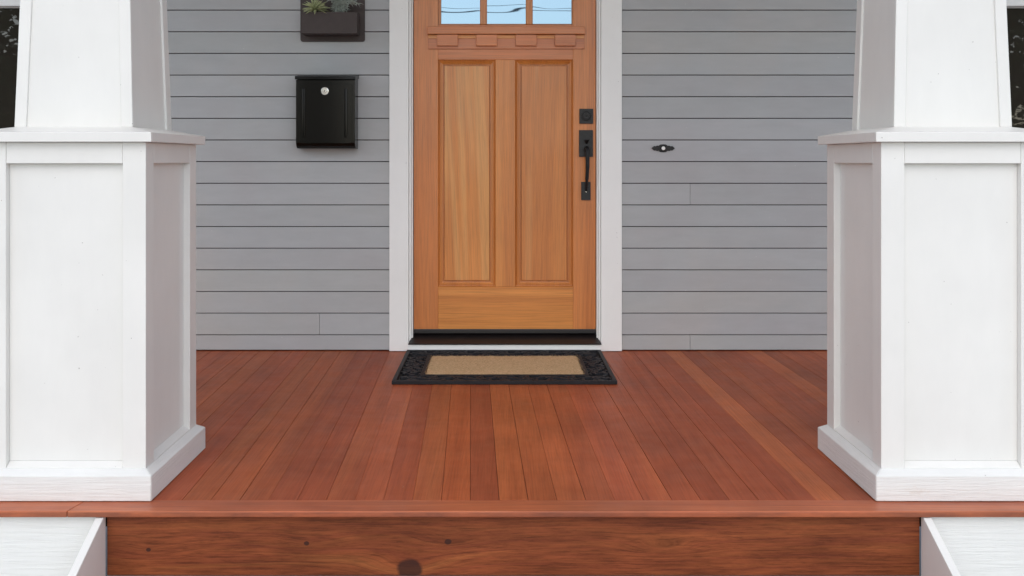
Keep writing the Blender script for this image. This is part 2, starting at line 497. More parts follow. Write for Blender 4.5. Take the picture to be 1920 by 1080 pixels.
# steps: top riser, treads, white stringers
st = root('porch_steps', ((xl + xr) / 2, -2.8, GROUND), 'red stained wooden porch steps between white sloping side boards', 'steps')
RISE, RUN = 0.185, 0.33
y = yf
for i in range(4):
    z1 = -0.0180 - RISE * i - (0.0 if i == 0 else 0.0305)
    z0 = -RISE * (i + 1) - 0.0005 if i < 3 else GROUND + 0.006
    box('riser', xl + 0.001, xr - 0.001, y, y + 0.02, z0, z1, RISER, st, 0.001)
    if i < 3:
        zt = -RISE * (i + 1)
        box('tread', xl + 0.001, xr - 0.001, y - RUN - 0.03, y - 0.001, zt - 0.032, zt, TREAD, st, 0.004, 2)
    y -= RUN
for xa, xb in ((xl - 0.022, xl), (xr, xr + 0.022)):
    ye = yf - RUN * 3 - 0.08
    zt = -0.0185
    sl = 0.49
    pts = [(yf - 0.0055, zt), (yf - 0.022, zt), (ye, max(zt - sl * (yf - 0.022 - ye), GROUND + 0.06)), (ye, GROUND), (yf - 0.0055, GROUND)]
    o = prism_yz('stringer', pts, xa, xb, WHITE, st, 0.0025, 2)
    o['label'] = 'white painted sloping side board of the steps'

# ------------------------------------------------------------------ house wall
wall = root('house_wall', (0, 0.06, 0), 'grey painted lap siding wall of the house behind the porch', 'wall')
xc0, xc1 = X(730, 4.93), X(1166, 4.93)      # door casing outer edges
WXL0, WXL1 = -3.04, -2.06                   # window casings, left and right
WXR0, WXR1 = 2.16, 3.14
WZ0, WZ1 = 0.72, 2.32
CEILZ = 2.80
P = 40.6 / F * DW
zr = Z(627.1, DW)
rows = [(0.006, zr)]
while rows[-1][1] < CEILZ - 0.02:
    rows.append((rows[-1][1], rows[-1][1] + P))
def siding(xa, xb, z0, z1, c=1.0):
    g = 0.0041
    z1 = min(z1, CEILZ)
    pts = [(0.0, z0 + g * 0.0), (0.0015, z1 - g), (0.016, z1 - g), (0.016, z0)]
    o = prism_yz('siding_board', pts, xa, xb, SIDING, wall, 0.0009)
    q = c * rnd.uniform(0.955, 1.03)
    o.color = (q, q * rnd.uniform(0.992, 1.005), q * rnd.uniform(0.99, 1.012), 1)
for i, (z0, z1) in enumerate(rows):
    zm = (z0 + z1) / 2
    inwin = WZ0 - 0.08 < zm < WZ1 + 0.03
    xa = WXL1 + 0.001 if inwin else -3.4
    xb = WXR0 - 0.001 if inwin else 3.5
    cuts = []
    if zm < 2.24: spans = [(xa, xc0 - 0.002), (xc1 + 0.002, xb)]
    else: spans = [(xa, xb)]
    if inwin: spans += [(-3.4, WXL0 - 0.001), (WXR1 + 0.001, 3.5)]
    jl = X(599, DW); jr = X(1294, DW)
    for (a, b) in spans:
        j = None
        if a < jl < b < 0 and i == 1: j = jl
        if 0 < a < jr < b and i in (0, 7): j = jr
        if j is None: siding(a, b, z0, z1)
        else:
            siding(a, j - 0.0007, z0, z1, 0.975); siding(j + 0.0007, b, z0, z1, 1.0)
box('wall_core', -3.4, WXL0 + 0.02, 0.0165, 0.14, 0, CEILZ, DARK_GAP, wall, 0)
box('wall_core', WXL1 - 0.02, xc0 + 0.02, 0.0165, 0.14, 0, CEILZ, DARK_GAP, wall, 0)
box('wall_core', xc1 - 0.02, WXR0 + 0.02, 0.0165, 0.14, 0, CEILZ, DARK_GAP, wall, 0)
box('wall_core', WXR1 - 0.02, 3.5, 0.0165, 0.14, 0, CEILZ, DARK_GAP, wall, 0)
for a, b in ((WXL0, WXL1), (WXR0, WXR1)):
    box('wall_core', a + 0.021, b - 0.021, 0.0166, 0.14, 0, WZ0 - 0.01, DARK_GAP, wall, 0)
    box('wall_core', a + 0.021, b - 0.021, 0.0166, 0.14, WZ1 + 0.01, CEILZ, DARK_GAP, wall, 0)
box('wall_core', xc0 + 0.021, xc1 - 0.021, 0.0167, 0.14, 2.20, CEILZ, DARK_GAP, wall, 0)
for a, b in ((-3.49, -3.401), (3.501, 3.59)):
    box('corner_board', a, b, -0.012, 0.15, 0.004, CEILZ, TRIM, wall, 0.002)
# windows
for (a, b, lab) in ((WXL0, WXL1, 'dark window beside the left column'), (WXR0, WXR1, 'dark window beside the right column')):
    wd = root('window', ((a + b) / 2, 0.02, WZ0), parent=wall)
    wd['label'] = lab
    cw = 0.09
    box('casing', a, a + cw, -0.02, 0.03, WZ0, WZ1, TRIM, wd); box('casing', b - cw, b, -0.02, 0.03, WZ0, WZ1, TRIM, wd)
    box('casing', a + cw + 0.001, b - cw - 0.001, -0.021, 0.03, WZ1 - 0.09, WZ1, TRIM, wd)
    box('sill', a - 0.02, b + 0.02, -0.06, 0.03, WZ0 - 0.035, WZ0 - 0.001, TRIM, wd)
    xi, xo = a + cw + 0.0015, b - cw - 0.0015
    zm = Z(14, 5.0)
    box('sash_rail', xi, xo, 0.024, 0.055, zm + 0.004, zm + 0.042, TRIM, wd)
    box('sash_rail', xi, xo, 0.030, 0.062, zm - 0.006, zm + 0.003, simple('grey_sash_edge', (0.30, 0.28, 0.26), 0.5), wd)
    box('sash_rail', xi, xo, 0.030, 0.062, WZ0, WZ0 + 0.06, TRIM, wd)
    box('sash_rail', xi, xo, 0.010, 0.045, WZ1 - 0.14, WZ1 - 0.091, TRIM, wd)
    for u in (0, 1):
        z0, z1 = ((WZ0 + 0.061, zm - 0.007), (zm + 0.043, WZ1 - 0.141))[u]
        ys = (0.034, 0.014)[u]
        box('sash_stile', xi, xi + 0.04, ys - 0.004, ys + 0.028, z0, z1, TRIM, wd); box('sash_stile', xo - 0.04, xo, ys - 0.004, ys + 0.028, z0, z1, TRIM, wd)
        box('pane', xi + 0.0405, xo - 0.0405, ys + 0.010, ys + 0.016, z0, z1, WIN_GLASS, wd, 0)
# door frame
fr = root('door_frame', ((xc0 + xc1) / 2, -0.02, 0), parent=wall)
fr['label'] = 'white painted trim around the front door'
ci0, ci1 = X(766, 4.93), X(1127, 4.93)
DD = 4.98
dx0, dx1 = X(776, DD), X(1117, DD)
HEAD = 2.145
box('casing', xc0, ci0, -0.022, 0.016, 0.003, HEAD + 0.02, TRIM, fr, 0.002, 2)
box('casing', ci1, xc1, -0.022, 0.016, 0.003, HEAD + 0.02, TRIM, fr, 0.002, 2)
box('casing', xc0 - 0.02, xc1 + 0.02, -0.027, 0.016, HEAD + 0.021, HEAD + 0.15, TRIM, fr, 0.002, 2)
for s, (a, b) in ((-1, (ci0, dx0 - 0.004)), (1, (dx1 + 0.004, ci1))):
    e = ci0 if s < 0 else ci1
    box('moulding', min(e - s * 0.0012, e - s * 0.012), max(e - s * 0.0012, e - s * 0.012), -0.012, 0.08, 0.04, HEAD, TRIM, fr, 0.003, 2)
    box('jamb', min(e - s * 0.0125, e - s * 0.0195), max(e - s * 0.0125, e - s * 0.0195), 0.004, 0.10, 0.04, HEAD, TRIM, fr, 0.002)
box('jamb', ci0, ci1, 0.0, 0.10, HEAD + 0.002, HEAD + 0.02, TRIM, fr, 0.002)
box('sill', ci0 + 0.0012, ci1 - 0.0012, -0.046, 0.02, 0.002, 0.040, TRIM, fr, 0.002, 2)
a0, a1 = ci0 + 0.0008, ci1 - 0.0008
hexa('threshold', [(a0, -0.054, 0.0405), (a1, -0.054, 0.0405), (dx1, 0.075, 0.0405), (dx0, 0.075, 0.0405)],
     [(a0, -0.054, 0.046), (a1, -0.054, 0.046), (dx1, 0.075, 0.088), (dx0, 0.075, 0.088)], BRONZE, fr, 0.0015)
box('backing', ci0 - 0.01, ci1 + 0.01, 0.101, 0.12, 0.0, 2.2, DARK_GAP, fr, 0)

# ------------------------------------------------------------------ front door
def DX(px): return X(px, DD)
def DZ(py): return Z(py, DD)
yd = Y(DD)
dz0 = DZ(617); dz1 = HEAD - 0.004
door = root('front_door', ((dx0 + dx1) / 2, yd + 0.02, dz0), 'varnished fir front door with two tall panels, black handle and three small panes', 'door')
T = 0.044
xs0, xs1 = DX(821.5), DX(1074.5)
def dbox(name, x0, x1, z0, z1, mat, dy=0.0, col=None, bev=0.0012, th=T):
    o = box(name, x0, x1, yd + dy, yd + th, z0, z1, mat, door, bev)
    if col: o.color = (*col, 1)
    return o
g = 0.0002
dbox('stile', dx0, xs0 - g, dz0, dz1, DOOR_V, 0, (0.95, 0.86, 0.98)); dbox('stile', xs1 + g, dx1, dz0, dz1, DOOR_V, 0, (0.97, 0.89, 0.98))  # pinkish sky sheen put into the tints of stiles, upper rail, shelf, dentils
zb = DZ(537.5); zt = DZ(112); zg = DZ(46.5); zg1 = dz1 - 0.11
dbox('rail', xs0, xs1, dz0, zb, DOOR_H, 0.0003, (1.04, 1.06, 1.0))
dbox('rail', xs0, xs1, zt, zg, DOOR_H, 0.0003, (0.92, 0.80, 1.05))
dbox('rail', xs0, xs1, zg1, dz1, DOOR_H, 0.0003)
xm0, xm1 = DX(929), DX(966)
dbox('mullion', xm0, xm1, zb + g, zt - g, DOOR_V, 0.0002, (1.0, 0.98, 0.96))
# raised panels: a moulded ring and the field
PROF = [(0.0, 0.001), (0.0035, 0.008), (0.006, 0.009), (0.009, 0.0045), (0.020, 0.0115), (0.0240, 0.0120), (0.0250, 0.020), (0.0300, 0.020), (0.0310, 0.0110)]
for (pa, pb, col) in ((xs0, xm0, (1.0, 1.0, 1.0)), (xm1, xs1, (0.93, 0.89, 0.88))):
    vs, fs = [], []
    for (ins, dep) in PROF[:-1]:
        vs += [(pa + ins, yd + dep, zb + ins), (pb - ins, yd + dep, zb + ins), (pb - ins, yd + dep, zt - ins), (pa + ins, yd + dep, zt - ins)]
    for i in range(len(PROF) - 2):
        for j in range(4):
            fs.append((4 * i + j, 4 * i + (j + 1) % 4, 4 * i + 4 + (j + 1) % 4, 4 * i + 4 + j))
    ins, dep = PROF[-1]
    pn = box('panel', pa + ins, pb - ins, yd + dep, yd + 0.034, zb + ins, zt - ins, DOOR_P if pa < -0.1 else DOOR_Q, door, 0.0015)
    pn.color = (*col, 1)
    md = emit('moulding', vs, fs, DOOR_V, pn)
    md.color = (0.93, 0.88, 0.82, 1)
# glazed lights
lx = [(827, 900), (913, 986), (999, 1072)]
edges = [xs0] + [v for p in lx for v in (DX(p[0]), DX(p[1]))] + [xs1]
for i in range(0, 8, 2):
    if i in (0, 6):
        dbox('glazing_bead', edges[i] + g, edges[i + 1], zg + g, zg1 - g, DOOR_V, 0.008, (0.8, 0.75, 0.7))
    else:
        dbox('muntin', edges[i], edges[i + 1], zg + g, zg1 - g, DOOR_V, 0.004, (0.95, 0.9, 0.85), 0.004)
for i, (a, b) in enumerate(lx):
    p = box('pane', DX(a) + 0.0003, DX(b) - 0.0003, yd + 0.017, yd + 0.023, zg + 0.007, zg1 - 0.0005, DOOR_GLASS, door, 0)
    box('glazing_bead', DX(a) + 0.0004, DX(b) - 0.0004, yd + 0.010, yd + 0.030, zg + 0.0005, zg + 0.0065, DOOR_H, p, 0.001).color = (0.7, 0.62, 0.55, 1)
# craftsman shelf and dentils
sh = box('shelf', DX(802), DX(1096), yd - 0.034, yd - 0.0002, DZ(65.5) + 0.001, DZ(51.5), DOOR_H, door, 0.002, 2)
sh.color = (0.93, 0.82, 1.05, 1)
dbk = box('dentil_board', DX(803), DX(1095), yd - 0.010, yd - 0.0003, DZ(92), DZ(72.5), DOOR_H, door, 0.001)
dbk.color = (0.86, 0.72, 1.0, 1)
box('bed_mould', DX(803), DX(1095), yd - 0.007, yd - 0.0004, DZ(72.5) + 0.0003, DZ(65.5), DOOR_H, door, 0.001).color = (1.15, 1.2, 0.95, 1)
for (a, b) in ((820, 859), (893, 932), (966.5, 1006), (1040, 1079)):
    d_ = box('dentil', DX(a), DX(b), yd - 0.027, yd - 0.0104, DZ(87), DZ(66) + 0.0002, DOOR_H, door, 0.0015)
    q = rnd.uniform(0.88, 0.98); d_.color = (q, q * 0.84, q * 1.1, 1)
# sweep
box('door_sweep', dx0 + 0.001, dx1 - 0.001, yd - 0.004, yd + 0.04, dz0 - 0.022, dz0 - 0.0004, SWEEP, door, 0.003, 2)
# deadbolt
pl = prism_xz('deadbolt', rrect(DX(1086), DX(1112), DZ(232), DZ(204), 0.002, 2), yd - 0.010, yd - 0.0002, IRON_SOFT, door, 0.003, 2)
cx, cz = DX(1099), DZ(217.5)
prism_xz('cylinder_ring', disc_xz(cx, cz, 0.025, 28), yd - 0.018, yd - 0.0101, IRON, pl, 0.003, 2)
prism_xz('cylinder', disc_xz(cx, cz, 0.0165, 24), yd - 0.022, yd - 0.0181, IRON_SOFT, pl, 0.002, 2)
prism_xz('keyway', disc_xz(cx, cz, 0.006, 14), yd - 0.024, yd - 0.0221, IRON, pl, 0.001)
# handle set
hs = prism_xz('handle_set', rrect(DX(1085.5), DX(1111.5), DZ(294), DZ(244), 0.002, 2), yd - 0.011, yd - 0.0002, IRON_SOFT, door, 0.003, 2)
prism_xz('lower_plate', rrect(DX(1089.5), DX(1107), DZ(375), DZ(341), 0.002, 2), yd - 0.010, yd - 0.0002, IRON_SOFT, hs, 0.003, 2)
hx = DX(1099.5)
tube('grip', spline([(hx, yd - 0.008, DZ(280)), (hx, yd - 0.030, DZ(279.5)), (hx + 0.0005, yd - 0.048, DZ(286)), (hx + 0.001, yd - 0.052, DZ(300)),
                     (hx + 0.001, yd - 0.048, DZ(318)), (hx - 0.001, yd - 0.036, DZ(338)), (hx - 0.002, yd - 0.022, DZ(352)), (hx - 0.002, yd - 0.009, DZ(358))], 6),
     [0.014] * 6 + [0.0125] * 6 + [0.0105] * 6 + [0.0100] * 6 + [0.0090] * 6 + [0.0072] * 6 + [0.0062] * 7, IRON, hs, 12)
hexa('thumb_latch', [(hx - 0.005, yd - 0.030, DZ(266)), (hx + 0.005, yd - 0.030, DZ(266)), (hx + 0.005, yd - 0.0112, DZ(270)), (hx - 0.005, yd - 0.0112, DZ(270))],
     [(hx - 0.015, yd - 0.040, DZ(262)), (hx + 0.015, yd - 0.040, DZ(262)), (hx + 0.007, yd - 0.0112, DZ(264)), (hx - 0.007, yd - 0.0112, DZ(264))], IRON, hs, 0.001)
prism_xz('screw', disc_xz(hx - 0.002, DZ(359), 0.0045, 14), yd - 0.014, yd - 0.0102, CHROME, hs, 0.001)

# ------------------------------------------------------------------ columns
def column(cx, label):
    cyc = Y(3.017)
    c = root('porch_column', (cx, cyc, 0), label, 'column', 'white tapered porch columns')
    hb, hp = 0.231, 0.2545
    yb = cyc
    rec = 0.02
    zc = 1.011
    # plinth of four mitred boards with a sloped top
    prof = [(0.0, 0.0022), (hp - hb, 0.0022), (hp - hb, 0.073), (0.0, 0.0885)]
    for s in range(4):
        a = s * math.pi / 2
        ca, sa = math.cos(a), math.sin(a)
        vs = []
        for e in (-1, 1):
            for (off, z) in prof:
                lx_, ly_ = e * (hb + off - 0.0004), -(hb + off)
                vs.append((cx + ca * lx_ - sa * ly_, yb + sa * lx_ + ca * ly_, z))
        fs = [(0, 1, 2, 3), (7, 6, 5, 4)] + [(i, 4 + i, 4 + (i + 1) % 4, (i + 1) % 4) for i in range(4)]
        emit('plinth_board', vs, fs, WHITE_GRAIN if s % 2 == 0 else WHITE_GRAIN_Y, c, 0.0015)
    # corner posts, top rails, sloped panel sills, panels
    sw = 0.066
    for sx in (-1, 1):
        for sy in (-1, 1):
            x0, x1 = sorted((cx + sx * hb, cx + sx * (hb - sw))); y0, y1 = sorted((yb + sy * hb, yb + sy * (hb - sw)))
            box('corner_post', x0, x1, y0, y1, 0.0, zc - 0.0005, WHITE, c, 0.0018, 2)
    hi = hb - sw
    for s in range(4):
        a = s * math.pi / 2
        ca, sa = math.cos(a), math.sin(a)
        def loc(lx_, ly_, z): return (cx + ca * lx_ - sa * ly_, yb + sa * lx_ + ca * ly_, z)
        def pr(name, pr_, mat, ex, bev):
            vs = [loc(-ex, o_, z) for o_, z in pr_] + [loc(ex, o_, z) for o_, z in pr_]
            n = len(pr_)
            fs = [tuple(range(n)), tuple(range(2 * n - 1, n - 1, -1))] + [(i, (i + 1) % n, n + (i + 1) % n, n + i) for i in range(n)]
            emit(name, vs, fs, mat, c, bev)
        e = hi - 0.0004
        pr('top_rail', [(-hb + 0.0003, 0.950), (-hb + 0.0003, zc - 0.0006), (-hb + 0.05, zc - 0.0006), (-hb + 0.05, 0.950)], WHITE, e, 0.0015)
        pr('panel_sill', [(-hb + 0.0003, 0.006), (-hb + 0.0003, 0.0895), (-hb + rec, 0.103), (-hb + 0.05, 0.103), (-hb + 0.05, 0.006)], WHITE, e, 0.001)
        pr('panel', [(-hb + rec + 0.0005, 0.1035), (-hb + rec + 0.0005, 0.9495), (-hb + 0.049, 0.9495), (-hb + 0.049, 0.1035)], WHITE, e, 0.0)
    # cap with a weathered (sloping) top
    hs_ = 0.171
    zs = 1.056
    vs = []
    for (h, z) in ((hp, zc), (hp, zc + 0.0275), (hs_ - 0.004, zs), (hs_ - 0.004, zc)):
        vs += [(cx - h, yb - h, z), (cx + h, yb - h, z), (cx + h, yb + h, z), (cx - h, yb + h, z)]
    vs = vs[:12]
    fs = [(0, 1, 2, 3), (8, 9, 10, 11)]
    for i in range(2):
        for j in range(4): fs.append((4 * i + j, 4 * i + (j + 1) % 4, 4 * i + 4 + (j + 1) % 4, 4 * i + 4 + j))
    emit('cap', vs, fs, WHITE, c, 0.0022, False, 2)
    # tapered shaft: core boards and corner strips
    ztop = 2.58
    htop = 0.171 - 0.0295 * (ztop - zs)
    def strip(name, x0, x1, y0, y1, mat, k0=0.0, bev=0.0012):
        # fractions of the half width at each level; k0 pulls the face in
        def lvl(h, z): return [(cx + fx * h + ox, yb + fy * h + oy, z) for (fx, ox), (fy, oy) in ((x0, y0), (x1, y0), (x1, y1), (x0, y1))]
        hexa(name, lvl(0.171, zs - 0.001), lvl(htop, ztop), mat, c, bev)
    k = 0.006
    strip('shaft', (-1, k), (1, -k), (-1, k), (1, -k), WHITE, 0, 0.0)
    for sx in (-1, 1):
        fx = (lambda o: (sx, -sx * o))
        for sy in (-1, 1):
            fy = (lambda o: (sy, -sy * o))
            xs = sorted([fx(0.0), fx(0.034)], key=lambda t: t[0] * 0.15 + t[1]); ys = sorted([fy(0.0), fy(0.020 if sy < 0 else 0.046)], key=lambda t: t[0] * 0.15 + t[1])
            strip('corner_strip', xs[0], xs[1], ys[0], ys[1], WHITE, 0, 0.0015)
column(-1.234, 'white square panelled porch column with tapered top, left of the steps')
column(1.309, 'white square panelled porch column with tapered top, right of the steps')

# ------------------------------------------------------------------ porch roof over the whole porch
rf = root('porch_roof', (0, -1.3, CEILZ), 'porch roof with boarded ceiling carried by the columns', 'roof', kind='structure')
for i in range(21):
    box('ceiling_board', -3.4, 3.5, -2.72 + i * 0.13, -2.72 + i * 0.13 + 0.128, CEILZ + 0.001, CEILZ + 0.02, CEIL, rf, 0.002)
box('beam', -3.4, 3.5, Y(3.017) - 0.10, Y(3.017) + 0.10, 2.581, CEILZ, WHITE, rf, 0.003)
box('roof_deck', -3.6, 3.7, -2.85, 0.4, CEILZ + 0.021, CEILZ + 0.12, WHITE, rf, 0.003)

# ------------------------------------------------------------------ mailbox
MD = 4.84
mx0, mx1 = X(553, MD), X(666.5, MD)
mz0, mz1 = Z(279, MD), Z(142, MD)
my = Y(MD)
mb = root('mailbox', ((mx0 + mx1) / 2, my / 2, mz0), 'black metal locking mailbox hung on the grey siding', 'mailbox')
zb_ = Z(268, MD)
prism_yz('body', [(-0.0006, mz1 - 0.004), (my + 0.004, mz1 - 0.020), (my + 0.003, zb_), (my + 0.010, zb_ - 0.014), (my + 0.026, mz0 + 0.003), (-0.0006, mz0)],
         mx0 + 0.004, mx1 - 0.003, BLACK_METAL, mb, 0.002, 2)
hexa('lid', [(mx0, my - 0.006, mz1 - 0.019), (mx1, my - 0.006, mz1 - 0.019), (mx1 + 0.002, -0.0007, mz1 - 0.006), (mx0, -0.0007, mz1 - 0.006)],
     [(mx0, my - 0.005, mz1 - 0.002), (mx1, my - 0.005, mz1 - 0.002), (mx1 + 0.002, -0.0007, mz1 + 0.012), (mx0, -0.0007, mz1 + 0.012)], BLACK_METAL, mb, 0.002, 2)
ex0, ex1, ez0, ez1 = X(561, MD), X(660, MD), Z(269, MD), Z(157.5, MD)
dr = prism_xz('mailbox_door', rrect(ex0, ex1, ez0, ez1, 0.010, 4), my - 0.003, my + 0.0028, BLACK_METAL, mb, 0.0035, 3)
for px in (569.5, 648.5):
    xx = X(px, MD)
    prism_xz('rib', rrect(xx - 0.0075, xx + 0.0075, Z(258, MD), Z(166, MD), 0.007, 4), my - 0.009, my - 0.0031, BLACK_METAL, dr, 0.0050, 3, True)
lk = prism_xz('lock', disc_xz(X(609.5, MD), Z(171, MD), 0.0195, 24), my - 0.009, my - 0.0031, CHROME, mb, 0.003, 2)
prism_xz('lock_core', disc_xz(X(609.5, MD), Z(171, MD), 0.010, 18), my - 0.012, my - 0.0091, CHROME, lk, 0.002, 2)
box('key_slot', X(609.5, MD) - 0.0012, X(609.5, MD) + 0.0012, my - 0.0126, my - 0.0121, Z(171, MD) - 0.005, Z(171, MD) + 0.005, IRON, lk, 0)

# ------------------------------------------------------------------ wall planter and plants
PD = 4.845
px0, px1 = X(565, PD), X(669, PD)
pz0, pz1 = Z(62.5, PD), Z(22.5, PD)
py_ = Y(PD)
pt = root('wall_planter', ((px0 + px1) / 2, py_ / 2, pz0), 'brown metal box planter fixed to the siding above the mailbox', 'planter')
prism_xz('back_plate', rrect(X(563, 4.94), X(684, 4.94), Z(78, 4.94), Z(-70, 4.94), 0.012, 4), -0.008, -0.0008, PLANTER, pt, 0.001)
th = 0.003
box('planter_box', px0, px1, py_, py_ + th, pz0, pz1, PLANTER, pt, 0.0008)
box('planter_box', px0, px0 + th, py_ + th + 0.0002, -0.0085, pz0, pz1, PLANTER, pt, 0.0006)
box('planter_box', px1 - th, px1, py_ + th + 0.0002, -0.0085, pz0, pz1, PLANTER, pt, 0.0006)
box('planter_box', px0 + th, px1 - th, py_ + th + 0.0003, -0.0086, pz0 + 0.0003, pz0 + th, PLANTER, pt, 0.0006)
for o in pt.children:
    if o.name.startswith('planter_box'): o.name = 'box_side'
box('soil', px0 + th + 0.0004, px1 - th - 0.0004, py_ + th + 0.0006, -0.009, pz0 + 0.05, pz1 - 0.012, SOIL, pt, 0.004)

def leaf_mesh(name, L, wdt, mat, bend=0.15, thick=0.25):
    vs, fs = [], []
    n = 7
    for i in range(n):
        t = i / (n - 1)
        wv = wdt * (0.55 + 0.9 * t - 0.2 * t * t) * (1 - t ** 2.6) * 0.85 + 0.0003
        zc_ = -bend * L * t * t
        yv = t * L
        vs += [(-wv, yv, zc_ + wv * 0.35), (0, yv, zc_ - wv * thick * 0.2), (wv, yv, zc_ + wv * 0.35), (0, yv, zc_ - wv * (thick + 0.35))]
    for i in range(n - 1):
        for j in range(4):
            fs.append((4 * i + j, 4 * i + (j + 1) % 4, 4 * i + 4 + (j + 1) % 4, 4 * i + 4 + j))
    me = bpy.data.meshes.new(name)
    me.from_pydata(vs, [], fs); me.update()
    for p_ in me.polygons: p_.use_smooth = True
    me.materials.append(mat)
    return me
pc = Vector((X(591, 4.86), Y(4.868), pz1 + 0.020))
ag = root('succulent', pc, 'pale green spiky rosette succulent in the brown planter', 'plant', 'succulents in the planter')
lm = [leaf_mesh('leaf', L_, w_, AGAVE, b_) for L_, w_, b_ in ((0.084, 0.0092, 0.12), (0.074, 0.0088, 0.18), (0.090, 0.0082, -0.04))]
ga = 0
for i in range(58):
    t = i / 57
    ga += R(137.5)
    el = R(-22 + 104 * t) + rnd.uniform(-0.1, 0.1)
    o = bpy.data.objects.new('leaf', lm[rnd.randrange(3)])
    link(o, pc, ag)
    s = (1.0 - 0.35 * t) * rnd.uniform(0.85, 1.08)
    o.scale = (s, s, s)
    o.rotation_euler = Euler((el, 0, ga + rnd.uniform(-0.15, 0.15)), 'XYZ')
box('stem', pc.x - 0.006, pc.x + 0.006, pc.y - 0.006, pc.y + 0.006, pz1 - 0.02, pc.z, AGAVE, ag, 0.002)
sc = Vector((X(634, 4.86), Y(4.885), pz1 - 0.010))
se = root('succulent', sc, 'grey green drooping needle leaved succulent in the brown planter', 'plant', 'succulents in the planter')
vs, fs = [], []
for i in range(9):
    a = rnd.uniform(-0.9, 0.9) + (0.5 if i % 2 else -0.3)
    L_ = rnd.uniform(0.06, 0.10)
    out = rnd.uniform(0.015, 0.045)
    sid = 0.045 * math.sin(a) + 0.012
    b0 = sc + Vector((rnd.uniform(-0.02, 0.03), rnd.uniform(-0.02, 0.015), 0))
    p = spline([b0, b0 + Vector((sid * 0.4, -out * 0.5, L_ * 0.6)), b0 + Vector((sid, -out, L_)), b0 + Vector((sid * 1.5, -out * 1.3, L_ * 0.82))], 6)
    tube('stem', p, 0.0016, SEDUM, se, 6)
    for j in range(3, len(p)):
        for q in range(3):
            d_ = Vector((rnd.uniform(-1, 1), rnd.uniform(-1, 0.4), rnd.uniform(-0.55, 0.25))).normalized()
            ln = rnd.uniform(0.022, 0.036)
            sd_ = d_.cross(Vector((0, 0, 1))).normalized() * 0.0024
            up = Vector((0, 0, 0.0016))
            m_ = p[j] + d_ * ln * 0.5 + Vector((0, 0, 0.001)); e_ = p[j] + d_ * ln + Vector((0, 0, -0.004))
            n0 = len(vs)
            vs += [p[j] - up, p[j] + up, m_ - sd_, m_ + sd_, m_ + up, m_ - up, e_]
            fs += [(n0, n0 + 2, n0 + 4, n0 + 1), (n0, n0 + 1, n0 + 4, n0 + 3), (n0, n0 + 3, n0 + 5), (n0, n0 + 5, n0 + 2), (n0 + 2, n0 + 6, n0 + 4), (n0 + 4, n0 + 6, n0 + 3), (n0 + 3, n0 + 6, n0 + 5), (n0 + 5, n0 + 6, n0 + 2)]
tag(emit('foliage', vs, fs, SEDUM, se), kind='stuff')

# ------------------------------------------------------------------ doorbell
BD = 4.945
bx, bz = X(1243.5, BD), Z(278, BD)
bell = root('doorbell', (bx, -0.003, bz), 'small black ornate doorbell plate with white button on the siding', 'doorbell')
u = BD / F
half = [(22, 0), (17, 4.2), (14, 3.6), (11.5, 5.2), (8.5, 4.6), (5.5, 7.0), (0, 7.6)]
top = half + [(-a, b) for a, b in half[-2::-1]]
pts = [(bx + a * u, bz + b * u) for a, b in top] + [(bx + a * u, bz - b * u) for a, b in top[-2:0:-1]]
prism_xz('plate', pts, -0.0058, -0.0004, IRON_SOFT, bell, 0.0012)
prism_xz('collar', disc_xz(bx, bz, 0.0155, 22), -0.010, -0.0059, IRON, bell, 0.0015)
prism_xz('button', disc_xz(bx, bz, 0.0095, 20), -0.0135, -0.0101, PEARL, bell, 0.002, 2)

# ------------------------------------------------------------------ doormat
mX0, mX1 = -0.464, 0.500
mY0, mY1 = Y(4.205), Y(4.897)
cX0, cX1, cY0, cY1 = -0.332, 0.371, Y(4.339), Y(4.753)
mat_ = root('doormat', ((mX0 + mX1) / 2, (mY0 + mY1) / 2, 0), 'black rubber scrollwork doormat with tan coir centre before the door', 'doormat')
HM = 0.0165
box('backing', mX0 + 0.002, mX1 - 0.002, mY0 + 0.002, mY1 - 0.002, 0.001, 0.005, RUBBER_DEEP, mat_, 0)
def frame(name, ox0, ox1, oy0, oy1, t, z0, z1, m_):
    vs = []
    for z in (z0, z1):
        vs += [(ox0, oy0, z), (ox1, oy0, z), (ox1, oy1, z), (ox0, oy1, z), (ox0 + t, oy0 + t, z), (ox1 - t, oy0 + t, z), (ox1 - t, oy1 - t, z), (ox0 + t, oy1 - t, z)]
    fs = []
    for j in range(4):
        k_ = (j + 1) % 4
        fs += [(j, k_, 4 + k_, 4 + j), (8 + j, 8 + 4 + j, 8 + 4 + k_, 8 + k_), (j, 8 + j, 8 + k_, k_), (4 + j, 4 + k_, 12 + k_, 12 + j)]
    return emit(name, vs, fs, m_, mat_, 0.0018, False, 2)
frame('outer_rim', mX0, mX1, mY0, mY1, 0.018, 0.001, HM, RUBBER)
frame('inner_rim', cX0 - 0.020, cX1 + 0.020, cY0 - 0.016, cY1 + 0.016, 0.0185, 0.0052, HM - 0.001, RUBBER)
vs, fs = [], []
